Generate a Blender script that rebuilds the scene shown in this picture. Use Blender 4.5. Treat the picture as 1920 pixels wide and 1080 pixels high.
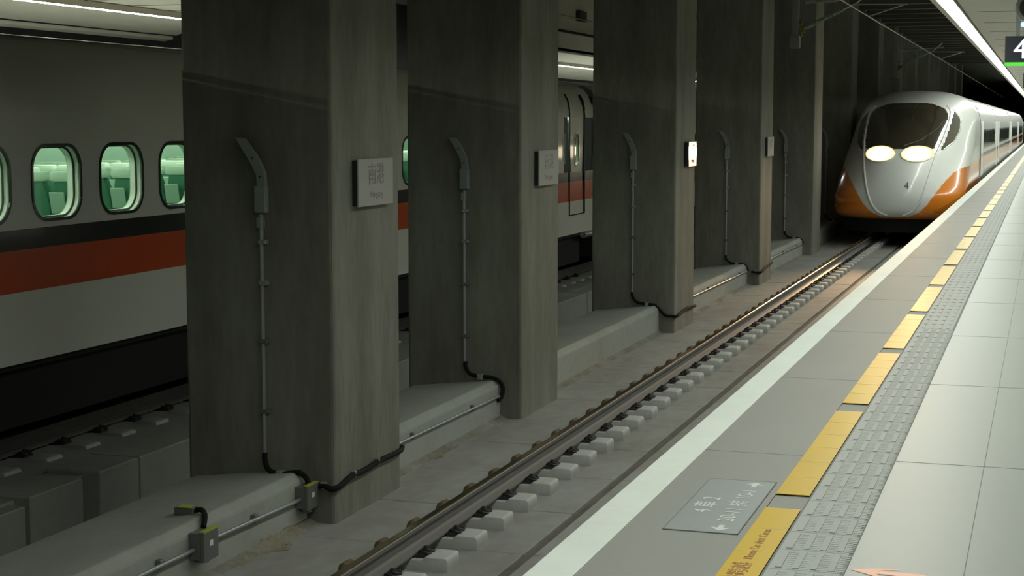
import bpy, bmesh, math, random
from mathutils import Vector, Matrix
from math import pi, sin, cos, radians
random.seed(7)
for o in list(bpy.data.objects): bpy.data.objects.remove(o)
S = bpy.context.scene
C = S.collection

# ------------------------------------------------------------ camera
cam = bpy.data.cameras.new('camera'); cam.lens = 3100/1920*36; cam.sensor_width = 36
cam.clip_start = .1; cam.clip_end = 500
co = bpy.data.objects.new('camera', cam); C.objects.link(co); S.camera = co
R = Matrix(((0.95170751, 0.30700622, 0.0), (-0.03054826, 0.09469844, 0.99503719), (0.30548261, -0.94698436, 0.09950372)))
co.matrix_world = Matrix.Translation((0, 0, 1.7)) @ R.transposed().to_4x4()
# ------------------------------------------------------------ world, exposure
w = bpy.data.worlds.new('world'); S.world = w; w.use_nodes = True
w.node_tree.nodes['Background'].inputs[0].default_value = (.75, .85, .6, 1)
w.node_tree.nodes['Background'].inputs[1].default_value = .0014
S.view_settings.view_transform = 'Standard'; S.view_settings.look = 'None'
S.view_settings.exposure = 0; S.view_settings.gamma = 1
S.view_settings.use_curve_mapping = False
STRIP = 28.0      # strip lights of the platforms
CABIN = 14.0       # cabin lights of the standing train

# ------------------------------------------------------------ materials
def mat(name, col, rough=.6, metal=0, spec=.5, noise=None, bump=0, emit=None, es=1, coat=0, bscale=None):
    m = bpy.data.materials.new(name); m.use_nodes = True
    nt = m.node_tree; b = nt.nodes['Principled BSDF']
    b.inputs['Base Color'].default_value = (*col, 1); b.inputs['Roughness'].default_value = rough
    b.inputs['Metallic'].default_value = metal; b.inputs['Specular IOR Level'].default_value = spec
    if coat: b.inputs['Coat Weight'].default_value = coat; b.inputs['Coat Roughness'].default_value = .06
    if emit: b.inputs['Emission Color'].default_value = (*emit, 1); b.inputs['Emission Strength'].default_value = es
    if noise:
        # noise = (scale xyz, strength, second colour)
        sc, k, col2 = noise
        tc = nt.nodes.new('ShaderNodeTexCoord'); mp = nt.nodes.new('ShaderNodeMapping')
        mp.inputs['Scale'].default_value = sc; nt.links.new(tc.outputs['Object'], mp.inputs[0])
        n = nt.nodes.new('ShaderNodeTexNoise'); n.inputs['Scale'].default_value = 1; n.inputs['Detail'].default_value = 8
        n.inputs['Roughness'].default_value = .62
        nt.links.new(mp.outputs[0], n.inputs[0])
        n2 = nt.nodes.new('ShaderNodeTexNoise'); n2.inputs['Scale'].default_value = 9; n2.inputs['Detail'].default_value = 5
        nt.links.new(mp.outputs[0], n2.inputs[0])
        mx = nt.nodes.new('ShaderNodeMath'); mx.operation = 'MULTIPLY_ADD'; mx.inputs[1].default_value = .35
        nt.links.new(n2.outputs[0], mx.inputs[0]); nt.links.new(n.outputs[0], mx.inputs[2])
        r = nt.nodes.new('ShaderNodeValToRGB'); r.color_ramp.elements[0].position = .5; r.color_ramp.elements[1].position = .9
        r.color_ramp.elements[0].color = (*col, 1)
        r.color_ramp.elements[1].color = tuple(a*(1-k)+c*k for a, c in zip(col, col2)) + (1,)
        nt.links.new(mx.outputs[0], r.inputs[0]); nt.links.new(r.outputs[0], b.inputs['Base Color'])
        if bump:
            bp = nt.nodes.new('ShaderNodeBump'); bp.inputs['Strength'].default_value = bump; bp.inputs['Distance'].default_value = .02
            nt.links.new(mx.outputs[0], bp.inputs['Height']); nt.links.new(bp.outputs[0], b.inputs['Normal'])
    return m
def emis(name, col, s):
    m = bpy.data.materials.new(name); m.use_nodes = True; nt = m.node_tree; nt.nodes.clear()
    e = nt.nodes.new('ShaderNodeEmission'); e.inputs[0].default_value = (*col, 1); e.inputs[1].default_value = s
    o = nt.nodes.new('ShaderNodeOutputMaterial'); nt.links.new(e.outputs[0], o.inputs[0]); return m
def glassmat(name, tint, refl):
    m = bpy.data.materials.new(name); m.use_nodes = True; nt = m.node_tree; nt.nodes.clear()
    t = nt.nodes.new('ShaderNodeBsdfTransparent'); t.inputs[0].default_value = (*tint, 1)
    g = nt.nodes.new('ShaderNodeBsdfGlossy'); g.inputs['Roughness'].default_value = .02
    x = nt.nodes.new('ShaderNodeMixShader'); f = nt.nodes.new('ShaderNodeFresnel'); f.inputs[0].default_value = 1.45
    o = nt.nodes.new('ShaderNodeOutputMaterial')
    nt.links.new(f.outputs[0], x.inputs[0]); nt.links.new(t.outputs[0], x.inputs[1]); nt.links.new(g.outputs[0], x.inputs[2]); nt.links.new(x.outputs[0], o.inputs[0])
    return m
M = {}
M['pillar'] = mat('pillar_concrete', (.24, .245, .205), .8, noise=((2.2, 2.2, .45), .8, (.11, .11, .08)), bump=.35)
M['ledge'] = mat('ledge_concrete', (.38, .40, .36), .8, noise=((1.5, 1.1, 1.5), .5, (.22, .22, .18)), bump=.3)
M['bed'] = mat('track_slab_concrete', (.37, .38, .355), .75, noise=((.9, .5, 1), .7, (.19, .18, .155)), bump=.2)
M['muck'] = mat('brown_dirt', (.19, .165, .10), .95, noise=((5, 3, 5), .9, (.36, .34, .27)), bump=.6)
M['dirt'] = mat('gutter_dirt', (.10, .095, .075), .9, noise=((2, 2, 2), .6, (.2, .19, .15)), bump=.3)
M['block'] = mat('sleeper_concrete', (.52, .53, .50), .7, noise=((3, 3, 3), .35, (.25, .24, .2)), bump=.15)
M['railtop'] = mat('rail_head_steel', (.42, .34, .22), .22, metal=1)
M['rail'] = mat('rail_web_steel', (.17, .17, .165), .55, metal=.15, noise=((3, .6, 3), .35, (.16, .12, .08)))
M['clip'] = mat('fastener_iron', (.055, .055, .052), .5, metal=.5)
M['rust'] = mat('rusted_iron', (.12, .085, .045), .8)
M['plat'] = mat('platform_granite', (.28, .285, .257), .6, spec=.25, noise=((1.1, .8, 1), .35, (.235, .235, .205)))
M['white'] = mat('edge_strip_paint', (.74, .80, .73), .55, noise=((2, 2, 2), .3, (.52, .56, .5)))
M['yellow'] = mat('yellow_sticker', (.66, .44, .025), .4, spec=.2, noise=((2, 2, 2), .3, (.5, .33, .04)))
M['tact'] = mat('tactile_tile', (.355, .375, .35), .6, noise=((2, 2, 2), .3, (.28, .29, .265)))
M['floor'] = mat('polished_floor_tile', (.37, .40, .365), .42, spec=.2, noise=((.6, .6, 1), .25, (.33, .35, .32)))
M['joint'] = mat('joint_filler', (.16, .17, .15), .7)
M['plaque'] = mat('grey_floor_plaque', (.30, .33, .32), .4, noise=((3, 3, 3), .3, (.25, .27, .26)))
M['plaqueink'] = mat('plaque_lettering', (.58, .62, .55), .5)
M['redink'] = mat('red_lettering', (.38, .15, .03), .5)
M['orangeink'] = mat('orange_arrow_vinyl', (.72, .27, .13), .4)
M['dark'] = mat('dark_ceiling_concrete', (.10, .10, .075), .9, noise=((.5, .5, .5), .4, (.06, .06, .05)))
M['panel'] = mat('ceiling_panel', (.56, .54, .48), .5, noise=((.4, .4, .4), .2, (.42, .40, .33)))
M['wall'] = mat('far_wall_concrete', (.2, .2, .16), .9, noise=((.5, .5, .5), .4, (.13, .13, .1)))
M['galv'] = mat('galvanised_steel', (.42, .45, .45), .42, metal=.6)
M['arm'] = mat('grey_painted_arm', (.30, .335, .32), .5, metal=.2)
M['rubber'] = mat('black_cable', (.012, .013, .012), .8, spec=.15)
M['boxm'] = mat('junction_box_grey', (.17, .18, .165), .45, metal=.3)
M['boxy'] = mat('yellow_green_gasket', (.42, .45, .05), .5)
M['label'] = mat('white_label', (.75, .78, .75), .5)
M['sign'] = mat('enamel_sign', (.42, .43, .40), .7, spec=.15, noise=((1, 1, 1), .15, (.4, .42, .4)))
M['signmirror'] = mat('enamel_sign_glossy', (.50, .50, .45), .16, coat=1, metal=.5)
M['signback'] = mat('sign_backing', (.03, .032, .025), .6)
M['signink'] = mat('sign_ink', (.20, .21, .2), .5)
M['signink2'] = mat('sign_ink_pale', (.30, .31, .30), .5)
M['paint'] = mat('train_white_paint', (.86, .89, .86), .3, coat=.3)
M['glosswhite'] = mat('glossy_white_paint', (.86, .89, .86), .12, coat=1)
M['paintshade'] = mat('white_paint_shaded', (.80, .81, .74), .4, coat=.2)  # same white as the arriving train, darkened a little for its low light
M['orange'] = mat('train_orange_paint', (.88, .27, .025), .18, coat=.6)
M['orangeshade'] = mat('orange_paint_shaded', (.62, .075, .008), .3, coat=.3)  # livery orange with the dim light on this train put into the colour
M['black'] = mat('black_paint', (.010, .011, .012), .25, coat=.3)
M['under'] = mat('underframe_black', (.012, .012, .012), .8)
M['sidewin'] = mat('grey_side_window', (.36, .38, .36), .12, coat=1)  # grey stands for reflections on the dark glass
M['screen'] = mat('windscreen_glass', (.055, .047, .03), .06, coat=1)  # brown of the headlamp glow mixed into the glass colour
M['lamp'] = emis('headlamp_lens', (1, .86, .58), 14)
M['lamphalo'] = emis('headlamp_halo_glow', (1, .62, .22), 2.2)  # yellow halo of the lamps, put in as a glowing outer lens ring
M['bezel'] = mat('headlamp_bezel', (.06, .055, .05), .35)
M['striplight'] = emis('strip_light_diffuser', (.95, 1, .92), STRIP)
M['farstrip'] = emis('far_strip_light_diffuser', (.98, 1, .88), 95)
M['trimmetal'] = mat('light_trough_metal', (.30, .27, .22), .4, metal=.4)
M['glass'] = glassmat('train_window_glass', (.70, .86, .74), 1)
M['reveal'] = mat('window_reveal', (.70, .70, .63), .4)
M['seat'] = mat('seat_fabric_green', (.08, .26, .17), .8, noise=((40, 40, 40), .6, (.08, .22, .15)))
M['cover'] = mat('headrest_cover', (.75, .82, .72), .8)
M['card'] = mat('seat_back_table', (.50, .62, .52), .5)
M['inner'] = mat('cabin_wall', (.42, .55, .45), .5)
M['innerdark'] = mat('cabin_dark_trim', (.04, .06, .05), .5)
M['cabin'] = emis('cabin_light', (.92, 1, .86), CABIN)
M['signboard'] = mat('black_sign_board', (.018, .022, .03), .3)
M['signwhite'] = emis('lit_numeral', (.92, .95, 1), 2.2)
M['signgreen'] = emis('lit_green_bar', (.12, .75, .08), 1.1)
M['fixture'] = mat('fixture_grey', (.3, .32, .3), .4, metal=.2)
M['bluelit'] = emis('pale_blue_lamp', (.6, .75, 1), 1.3)
M['wire'] = mat('contact_wire_copper', (.42, .33, .25), .4, metal=.6)
M['insul'] = mat('insulator_porcelain', (.32, .38, .36), .35)
M['brass'] = mat('brass_clamp', (.35, .25, .06), .4, metal=.6)
M['stencil'] = mat('number_grey', (.16, .17, .17), .5)

# ------------------------------------------------------------ mesh helpers
class MB:
    def __init__(s): s.v = []; s.f = []; s.mi = []
    def add(s, vs, fs, mi=0):
        k = len(s.v); s.v += [tuple(v) for v in vs]; s.f += [tuple(i+k for i in f) for f in fs]; s.mi += [mi]*len(fs)
    def box(s, x0, x1, y0, y1, z0, z1, mi=0):
        x0, x1 = min(x0, x1), max(x0, x1); y0, y1 = min(y0, y1), max(y0, y1); z0, z1 = min(z0, z1), max(z0, z1)
        s.add([(x0,y0,z0),(x1,y0,z0),(x1,y1,z0),(x0,y1,z0),(x0,y0,z1),(x1,y0,z1),(x1,y1,z1),(x0,y1,z1)],
              [(0,3,2,1),(4,5,6,7),(0,1,5,4),(1,2,6,5),(2,3,7,6),(3,0,4,7)], mi)
    def prism(s, prof, y0, y1, mi=0):      # profile in x,z counter-clockwise, extruded along y
        n = len(prof)
        vs = [(x, y0, z) for x, z in prof] + [(x, y1, z) for x, z in prof]
        fs = [(i, (i+1) % n, n+(i+1) % n, n+i) for i in range(n)] + [tuple(range(n))[::-1], tuple(range(n, 2*n))]
        fs = [tuple(reversed(f)) for f in fs]
        s.add(vs, fs, mi)
    def tube(s, pts, r, seg=8, mi=0, closed=False):
        pts = [Vector(p) for p in pts]; n = len(pts); rings = []
        for i, p in enumerate(pts):
            a = pts[max(i-1, 0)]; b = pts[min(i+1, n-1)]
            if closed: a = pts[(i-1) % n]; b = pts[(i+1) % n]
            t = (b-a).normalized(); u = t.cross(Vector((0, 0, 1)))
            if u.length < .05: u = t.cross(Vector((0, 1, 0)))
            u.normalize(); q = t.cross(u); rr = r[i] if isinstance(r, (list, tuple)) else r
            rings.append([p + u*rr*cos(2*pi*k/seg) + q*rr*sin(2*pi*k/seg) for k in range(seg)])
        vs = [v for rg in rings for v in rg]; fs = []
        for i in range(n if closed else n-1):
            j = (i+1) % n
            for k in range(seg):
                fs.append((i*seg+k, i*seg+(k+1) % seg, j*seg+(k+1) % seg, j*seg+k))
        if not closed: fs += [tuple(range(seg))[::-1], tuple((n-1)*seg+k for k in range(seg))]
        s.add(vs, fs, mi)
    def build(s, name, m, parent=None, bevel=0, smooth=False, bseg=2, recalc=True):
        me = bpy.data.meshes.new(name); me.from_pydata(s.v, [], s.f)
        for q in (m if isinstance(m, (list, tuple)) else [m]): me.materials.append(q)
        for p, i in zip(me.polygons, s.mi): p.material_index = i
        bm = bmesh.new(); bm.from_mesh(me)
        if recalc: bmesh.ops.recalc_face_normals(bm, faces=bm.faces)
        if bevel:
            es = [e for e in bm.edges if len(e.link_faces) == 2 and e.calc_face_angle(0) > .6]
            bmesh.ops.bevel(bm, geom=es, offset=bevel, segments=bseg, affect='EDGES', profile=.5, clamp_overlap=True)
        bm.to_mesh(me); bm.free()
        if smooth:
            for p in me.polygons: p.use_smooth = True
            try: me.set_sharp_from_angle(angle=radians(40))
            except Exception: pass
        o = bpy.data.objects.new(name, me); C.objects.link(o)
        if parent: o.parent = parent
        return o
def curve_pts(P, n=8):     # Catmull-Rom through points
    P = [Vector(p) for p in P]; Q = [P[0]*2-P[1]] + P + [P[-1]*2-P[-2]]; out = []
    for i in range(1, len(Q)-2):
        for k in range(n):
            t = k/n; a, b, c, d = Q[i-1], Q[i], Q[i+1], Q[i+2]
            out.append(.5*((2*b)+(c-a)*t+(2*a-5*b+4*c-d)*t*t+(3*b-a-3*c+d)*t**3))
    return out + [P[-1]]
def tag(o, label=None, cat=None, group=None, kind=None):
    if label: o['label'] = label
    if cat: o['category'] = cat
    if group: o['group'] = group
    if kind: o['kind'] = kind
    return o
def thing(name, label, cat, loc=(0, 0, 0), group=None, rz=0):
    o = bpy.data.objects.new(name, None); C.objects.link(o); o.location = loc; o.rotation_euler = (0, 0, rz)
    o.empty_display_size = .1
    return tag(o, label, cat, group)
def dup(root, loc, label=None, group=None):
    r = root.copy(); C.objects.link(r); r.location = loc
    if label: r['label'] = label
    if group: r['group'] = group
    for ch in list(root.children):
        c = ch.copy(); C.objects.link(c); c.parent = r
        for g in list(ch.children):
            d = g.copy(); C.objects.link(d); d.parent = c
    return r
def struct(o): o['kind'] = 'structure'; return o
def text_mesh(name, body, size, m, parent, loc, rot, align='CENTER', ext=.001, sx=1):
    cu = bpy.data.curves.new(name, 'FONT'); cu.body = body; cu.size = size; cu.extrude = ext
    cu.align_x = align; cu.align_y = 'CENTER'
    t = bpy.data.objects.new(name, cu); C.objects.link(t)
    bpy.context.view_layer.update()
    me = bpy.data.meshes.new_from_object(t.evaluated_get(bpy.context.evaluated_depsgraph_get()))
    C.objects.unlink(t); bpy.data.objects.remove(t)
    me.materials.clear(); me.materials.append(m)
    o = bpy.data.objects.new(name, me); C.objects.link(o)
    o.location = loc; o.rotation_euler = rot; o.scale = (sx, 1, 1); o.parent = parent
    return o
ORD = 'first second third fourth fifth sixth seventh eighth ninth tenth eleventh twelfth thirteenth fourteenth fifteenth sixteenth seventeenth eighteenth nineteenth twentieth'.split()
PEND = ['nearest', 'second nearest', 'third nearest', 'fourth nearest', 'fifth nearest', 'sixth nearest', 'seventh nearest']

# ============================================================ STRUCTURE
Y0, Y1 = -12, 190
TC = -3.6                      # centre line of the near track
FZ = -1.515                     # slab top
# near platform
b = MB(); b.box(-1.65, -1.14, Y0, Y1, -.2, 0); b.box(-1.83, -1.65, Y0, Y1, -.2, -.004)
b.box(-1.6, -.7, Y0, Y1, -1.7, -.2)
struct(b.build('floor_platform_edge', M['plat']))
b = MB(); b.box(-.69, 7, Y0, Y1, -1.7, 0); struct(b.build('floor_platform', M['floor']))
b = MB(); b.box(-1.14, -.69, Y0, Y1, -.2, -.006); struct(b.build('floor_platform_band', M['plat']))
# floor joints (thin dark fillers)
b = MB(); b.box(-.697, -.680, Y0, 90, -.03, .0012)
b.box(-.981, -.972, Y0, 90, -.03, .0012)
for k in range(-6, 30):
    y = 8.41+2.6*k
    b.box(-1.65, -1.14, y-.003, y+.003, -.03, .0008); b.box(-.68, 7, y-.004, y+.004, -.03, .0008)
for x in (-.25, .95, 2.15, 3.35): b.box(x-.0015, x+.0015, Y0, 60, -.03, .0006)
struct(b.build('floor_joints', M['joint']))
b = MB(); b.box(-1.83, -1.65, Y0, Y1, -.004, .003); tag(b.build('platform_edge_strip', M['white']), 'long white painted strip along the platform edge above the track', 'edge strip')

# track bed slabs, with joint grooves
b = MB()
ys = [6.15]
y = 11.56-1.36*5
edges = [4.0]
while y < 60: edges.append(y); y += 1.36
edges.append(Y1)
for i in range(len(edges)-1):
    a, c = edges[i]+.006, edges[i+1]-.006
    dz = random.uniform(-.004, .006)
    b.box(-5.75, -3.64, a, c, -1.8, FZ+dz*.5)
for i in range(0, len(edges)-1, 2):
    a = edges[i]+.006; c = edges[min(i+2, len(edges)-1)]-.006
    b.box(-3.56, -1.6, a, c, -1.8, FZ)
b.box(-5.75, -1.6, Y0, 4.0, -1.8, FZ)
struct(b.build('track_bed', M['bed'], bevel=.004, bseg=1))
b = MB(); b.box(-5.75, -1.6, Y0, Y1, -1.85, FZ-.07); b.box(-3.64, -3.56, Y0, Y1, -1.8, FZ-.03); struct(b.build('track_gutter', M['dirt']))
# low ledge walls between the pillars
PY = [4.2, 11.99, 16.95, 24.74, 32.6, 40.4, 48.2, 56.0, 63.8, 71.6, 79.4, 87.2, 95.0, 102.8, 110.6]
PL = 1.42
def ledge(y0, y1):
    b = MB(); prof = [(-6.62, -1.9), (-5.60, -1.9), (-5.60, -1.15), (-5.66, -1.09), (-6.62, -1.2)]
    b.prism(prof, y0, y1); struct(b.build('wall_ledge', M['ledge'], bevel=.02, bseg=2))
ledge(-8, PY[0])
for i in range(len(PY)-1): ledge(PY[i]+PL, PY[i+1])
# dirty kerb fillet at the foot of the ledge
b = MB(); b.prism([(-5.62, -1.6), (-5.49, -1.6), (-5.52, FZ+.002), (-5.60, FZ+.035)], -8, 110); struct(b.build('wall_foot_fillet', mat('dusty_fillet', (.30, .30, .26), .9, noise=((2.5, 1.3, 2), .9, (.12, .10, .06)), bump=.4)))
# heap of brown dirt at the foot of the nearest pillar and smaller streaks of it further on
def dirt(y0, y1, wmax, hmax, label, seed):
    rd = random.Random(seed); ny, nx = 46, 12; b = MB(); vs = []
    for i in range(ny+1):
        t_ = i/ny; env = sin(pi*t_)**.6*(.65+.35*sin(t_*17+seed)*cos(t_*7.3))
        wd = max(.02, wmax*env)
        for j in range(nx+1):
            u_ = j/nx; hh = hmax*env*(1-u_)**1.4*(.7+.6*rd.random())+.0015*(1 if j < nx else -3)
            vs.append((-5.605+wd*u_*(1+.12*rd.uniform(-1, 1)), y0+(y1-y0)*t_, FZ+hh))
    b.add(vs, [(i*(nx+1)+j, i*(nx+1)+j+1, (i+1)*(nx+1)+j+1, (i+1)*(nx+1)+j) for i in range(ny) for j in range(nx)])
    tag(b.build('dirt', M['muck'], smooth=True), label, 'dirt', kind='stuff')
dirt(10.35, 12.15, .26, .07, 'brown dirt and rubble washed up at the foot of the nearest pillar', 3)
dirt(13.5, 15.9, .16, .03, 'thin brown dirt along the ledge between first and second pillars', 8)
dirt(18.4, 21.2, .10, .02, 'faint dirt line at the ledge foot beyond the second pillar', 5)
# gutter behind the ledge and the bed of the far track
b = MB(); b.box(-7.95, -6.6, Y0, 120, -2.4, -2.2); struct(b.build('floor_gutter', M['dirt']))
b = MB()
for ya, yb in [(4.0, 7.0), (7.03, 9.5), (9.53, 11.02), (11.03, 11.56), (11.63, 12.42), (12.68, 13.36), (13.375, 15.3)]:
    b.box(-8.5, -7.96, ya, yb, -2.3, -1.40 if yb > 11.6 else -1.46)
b.box(-8.5, -8.12, 4, 15.3, -2.3, -1.44)
y = 15.34
while y < 118: b.box(-8.5, -7.93, y, min(y+3.4, 120), -2.3, -1.40); y += 3.44
b.box(-12, -8.2, Y0, 120, -2.3, -1.49)
b.box(-12, -8.42, Y0, 120, -2.0, -1.46)
struct(b.build('far_track_bed', M['ledge'], bevel=.012, bseg=1))
# far platform + ceilings
b = MB(); b.box(-19.2, -11.98, Y0, 120, -1.9, 0); struct(b.build('floor_far_platform', M['floor']))
b = MB(); b.box(-19.6, -19.2, Y0, 120, -1, 7); struct(b.build('wall_left', M['under']))  # wall coloured black to stand for the unlit space beyond
b = MB(); b.box(-12.15, -12.0, 34, 120, 3.55, 6.4); b.box(-12.02, -11.99, 34, 120, 4.36, 4.39); b.box(-12.02, -11.99, 34, 120, 4.86, 4.885)
struct(b.build('wall_fascia', M['panel']))
def slab_poly(name, pts, z0, z1, m):
    n = len(pts); b = MB()
    b.add([(x, y, z0) for x, y in pts]+[(x, y, z1) for x, y in pts], [tuple(range(n)), tuple(range(n, 2*n))]+[(i, (i+1) % n, n+(i+1) % n, n+i) for i in range(n)])
    return struct(b.build(name, m))
slab_poly('ceiling_far_platform', [(-12, Y0), (-12, 23.4), (-15.4, 28.3), (-17.3, 30.9), (-17.3, Y0)], 3.5, 3.62, M['panel'])
slab_poly('ceiling_far_soffit', [(-17.55, Y0), (-17.55, 31.2), (-18.15, 31.9), (-18.15, Y0)], 3.44, 3.5, M['panel'])
slab_poly('ceiling_far_platform_end', [(-12, 38), (-12, 120), (-18.9, 120), (-18.9, 52), (-16, 44)], 3.5, 3.62, M['panel'])
b = MB()
for k in range(0, 40):
    y = Y0+1.2*k
    if y < 27: b.box(-14.2, -12.05, y-.006, y+.006, 3.492, 3.502)
struct(b.build('ceiling_far_joints', M['joint']))
# ceiling over the tracks with transverse ribs
b = MB(); b.box(-19.6, -1.9, Y0, Y1, 5.35, 5.6)
struct(b.build('ceiling', M['dark']))
b = MB()
for k in range(44): b.box(-5.4, -1.9, 1.5+2.2*k, 1.5+2.2*k+.35, 5.0, 5.36)
struct(b.build('ceiling_ribs', M['dark']))
# ceiling of the near platform
b = MB(); b.box(-1.28, 7, Y0, Y1, 3.42, 3.55); b.box(-1.62, -1.58, Y0, Y1, 3.40, 5.34)
struct(b.build('ceiling_platform', M['panel']))
b = MB()
for k in range(40): b.box(-1.1, 7, Y0+3*k-.004, Y0+3*k+.004, 3.414, 3.4195)
struct(b.build('ceiling_platform_joints', M['trimmetal']))
b = MB(); b.box(-1.9, 7, 22.3, 22.6, 3.335, 3.41); struct(b.build('ceiling_beam', M['dark']))
b = MB(); b.box(7, 7.3, Y0, Y1, -1.7, 5.4); struct(b.build('wall_right', M['panel']))
b = MB(); b.box(-19.6, 7.3, Y1, Y1+.3, -2.4, 5.6); struct(b.build('wall_far', M['dark']))
b = MB(); b.box(-19.6, 7.3, Y0-.3, Y0, -2.4, 5.6); struct(b.build('wall_behind', M['dark']))

# ============================================================ strip lights
def strip(x0, x1, z, ya, yb, label, step=2.5, mm='striplight', lip=.042):  # lip: trough edge deepened to shade the upper pillars and train
    t = thing('strip_light', label, 'ceiling light', ((x0+x1)/2, ya, z))
    h = MB(); cx = (x0+x1)/2; hw = (x1-x0)/2; L = yb-ya
    h.box(-hw-.07, -hw, 0, L, -lip, .06); h.box(hw, hw+.02, 0, L, -.015, .06); h.box(-hw-.07, hw+.02, 0, L, .06, .08)
    h.build('trough', M['trimmetal'], t)
    d = MB(); y = 0
    while y < L-.01:
        e = min(y+step, L); d.add([(-hw, y, 0), (-hw, e, 0), (hw, e, 0), (hw, y, 0)], [(0, 1, 2, 3)]); y = e
    me = d.build('diffuser', M[mm], t)
    return t
strip(-1.50, -1.31, 3.40, -1, 150, 'long bright white strip light running down the platform ceiling')
strip(3.0, 3.19, 3.33, 9, 120, 'second strip light further over the platform, outside the photo')
strip(-13.72, -13.56, 3.41, -8, 28.0, 'bright strip light in the ceiling behind the standing train, upper left', mm='farstrip', lip=.015)
strip(-14.0, -13.84, 3.41, 43, 90, 'short piece of strip light seen between the second and third pillars', mm='farstrip', lip=.015)

# ============================================================ pillars
PN = ['nearest concrete pillar, beside the standing train', 'second concrete pillar from the left, narrow gap on its left', 'third concrete pillar, its sign glowing in the headlights', 'fourth concrete pillar with a small plain sign', 'fifth concrete pillar, just left of the arriving train',
      'dim concrete pillar behind the left shoulder of the arriving train', 'dim pillar rising behind the arriving train, seventh in the row']
for i, y in enumerate(PY):
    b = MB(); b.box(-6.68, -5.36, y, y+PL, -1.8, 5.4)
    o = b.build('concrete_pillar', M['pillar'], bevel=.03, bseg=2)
    if i == 0: tag(o, 'square concrete pillar beyond the left edge of the photo', 'pillar')
    elif i-1 < len(PN): tag(o, PN[i-1], 'pillar')
    else: tag(o, 'dark far concrete pillar in the tunnel above the arriving train', 'pillar', 'far pillars deep in the tunnel')

# ============================================================ rails and sleepers
def rail_profile(): 
    h = [(-.075, 0), (.075, 0), (.075, .012), (.02, .03), (.009, .05), (.009, .125), (.036, .138), (.036, .163), (.026, .172), (-.026, .172), (-.036, .163), (-.036, .138), (-.009, .125), (-.009, .05), (-.02, .03), (-.075, .012)]
    return h
def rail(x, z, y0, y1, label):
    t = thing('rail', label, 'rail', (x, y0, z))
    p = rail_profile(); b = MB(); b.prism(p, 0, y1-y0); b.build('rail_body', M['rail'], t)
    q = [(-.031, .1665), (.031, .1665), (.031, .170), (.024, .1745), (-.024, .1745), (-.031, .170)]
    b = MB(); b.prism(q, 0, y1-y0); b.build('running_surface', M['railtop'], t)['label'] = 'worn shiny brown running surface'
    return t
RZ = -1.422
rail(TC-.75, RZ, Y0+.5, 150, 'steel rail with brown worn top running toward the arriving train')
rail(TC+.75, RZ, Y0+.5, 150, 'steel rail hidden under the white platform edge')
rail(-9.27, RZ, Y0+.5, 110, 'dark rail under the near side of the standing train')
rail(-10.77, RZ, Y0+.5, 110, 'dark rail under the far side of the standing train')

def fastener(parent, x, s, m):
    b = MB()
    b.box(x-.01*s, x+.09*s, -.075, .075, 0, .022)
    # two spring loops and a bolt
    for e in (-1, 1):
        pts = curve_pts([(x-.005*s, e*.02, .03), (x+.02*s, e*.055, .05), (x+.075*s, e*.06, .04), (x+.095*s, e*.03, .035), (x+.05*s, e*.012, .05)], 4)
        b.tube(pts, .009, 6)
    b.tube([(x+.04*s, 0, 0), (x+.04*s, 0, .075)], .016, 6)
    b.tube([(x+.04*s, 0, .04), (x+.04*s, 0, .052)], .03, 8)
    return b.build('fastener', m, parent, smooth=True)
def make_sleeper(label, far=False):
    t = thing('sleeper', label, 'sleeper', (TC, 11.03, -1.44))
    for s in (-1, 1):
        # raised inner end, low rail seat, raised outer end
        prof = [(.40, -.11), (1.02, -.11), (1.02, -.066), (.95, -.06), (.90, 0), (.60, 0), (.575, .026), (.42, .026), (.405, .012)]
        if far: prof = [(.40, -.11), (1.24, -.11), (1.22, .01), (1.205, .025), (1.0, .025), (.93, 0), (.60, 0), (.575, .026), (.42, .026), (.405, .012)]
        prof = [(x*s, z) for x, z in (prof if s > 0 else prof[::-1])]
        b = MB(); b.prism(prof, -.13, .13)
        b.build('sleeper_block', M['block'], t, bevel=.014, bseg=2, smooth=True)
        fastener(t, s*.84, 1*s, M['clip' if far else 'rust']); p = MB(); p.tube([(s*.955, -.075, .02), (s*.955, -.05, .052), (s*.955, .05, .052), (s*.955, .075, .02)], .05, 8)
        if not far: p.build('clip_shoulder', M['rust'], t, smooth=True); fastener(t, s*.66, -1*s, M['clip'])
        p = MB(); p.box(s*.68, s*.82, -.09, .09, .0005, .0175); p.build('rail_pad', M['rubber'], t)
    return t
s0 = make_sleeper('bi-block concrete sleeper of the near track, cut by the bottom edge of the photo')
pend = ['lowest whole block of the row'] + [f'{ORD[k]} block up from the bottom edge' for k in range(1, 20)]
k = 0; y = 11.03-.65
s0.location = (TC, y, -1.44)
for k in range(0, 56):
    yy = 11.03+.65*k
    if k < 20: dup(s0, (TC, yy, -1.44), 'concrete sleeper of the near track, '+pend[k])
    elif k < 48: dup(s0, (TC, yy, -1.44), 'small far concrete sleeper in the row running up to the arriving train', 'far sleepers of the near track')
    else: dup(s0, (TC, yy, -1.44), 'concrete sleeper in the dark under the arriving train', 'sleepers under the arriving train')
for k in range(1, 4): dup(s0, (TC, y-.65*k, -1.44), 'concrete sleeper just below the bottom edge of the photo', 'sleepers below the photo')
nm = ['leftmost', 'second from the left', 'third from the left', 'fourth from the left', 'fifth from the left', 'rightmost, beside the nearest pillar']
s1 = make_sleeper('dim sleeper under the standing train beyond the left edge', far=True); s1.location = (-10.02, 12.6-.667*6, -1.45); s1['group'] = 'far track sleepers out of view'
ylist = [12.60, 13.27, 13.93, 14.6, 15.27, 15.95]
for a, yy in zip(nm, ylist): dup(s1, (-10.02, yy, -1.45), f'dim sleeper end under the standing train, {a}')
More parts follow.
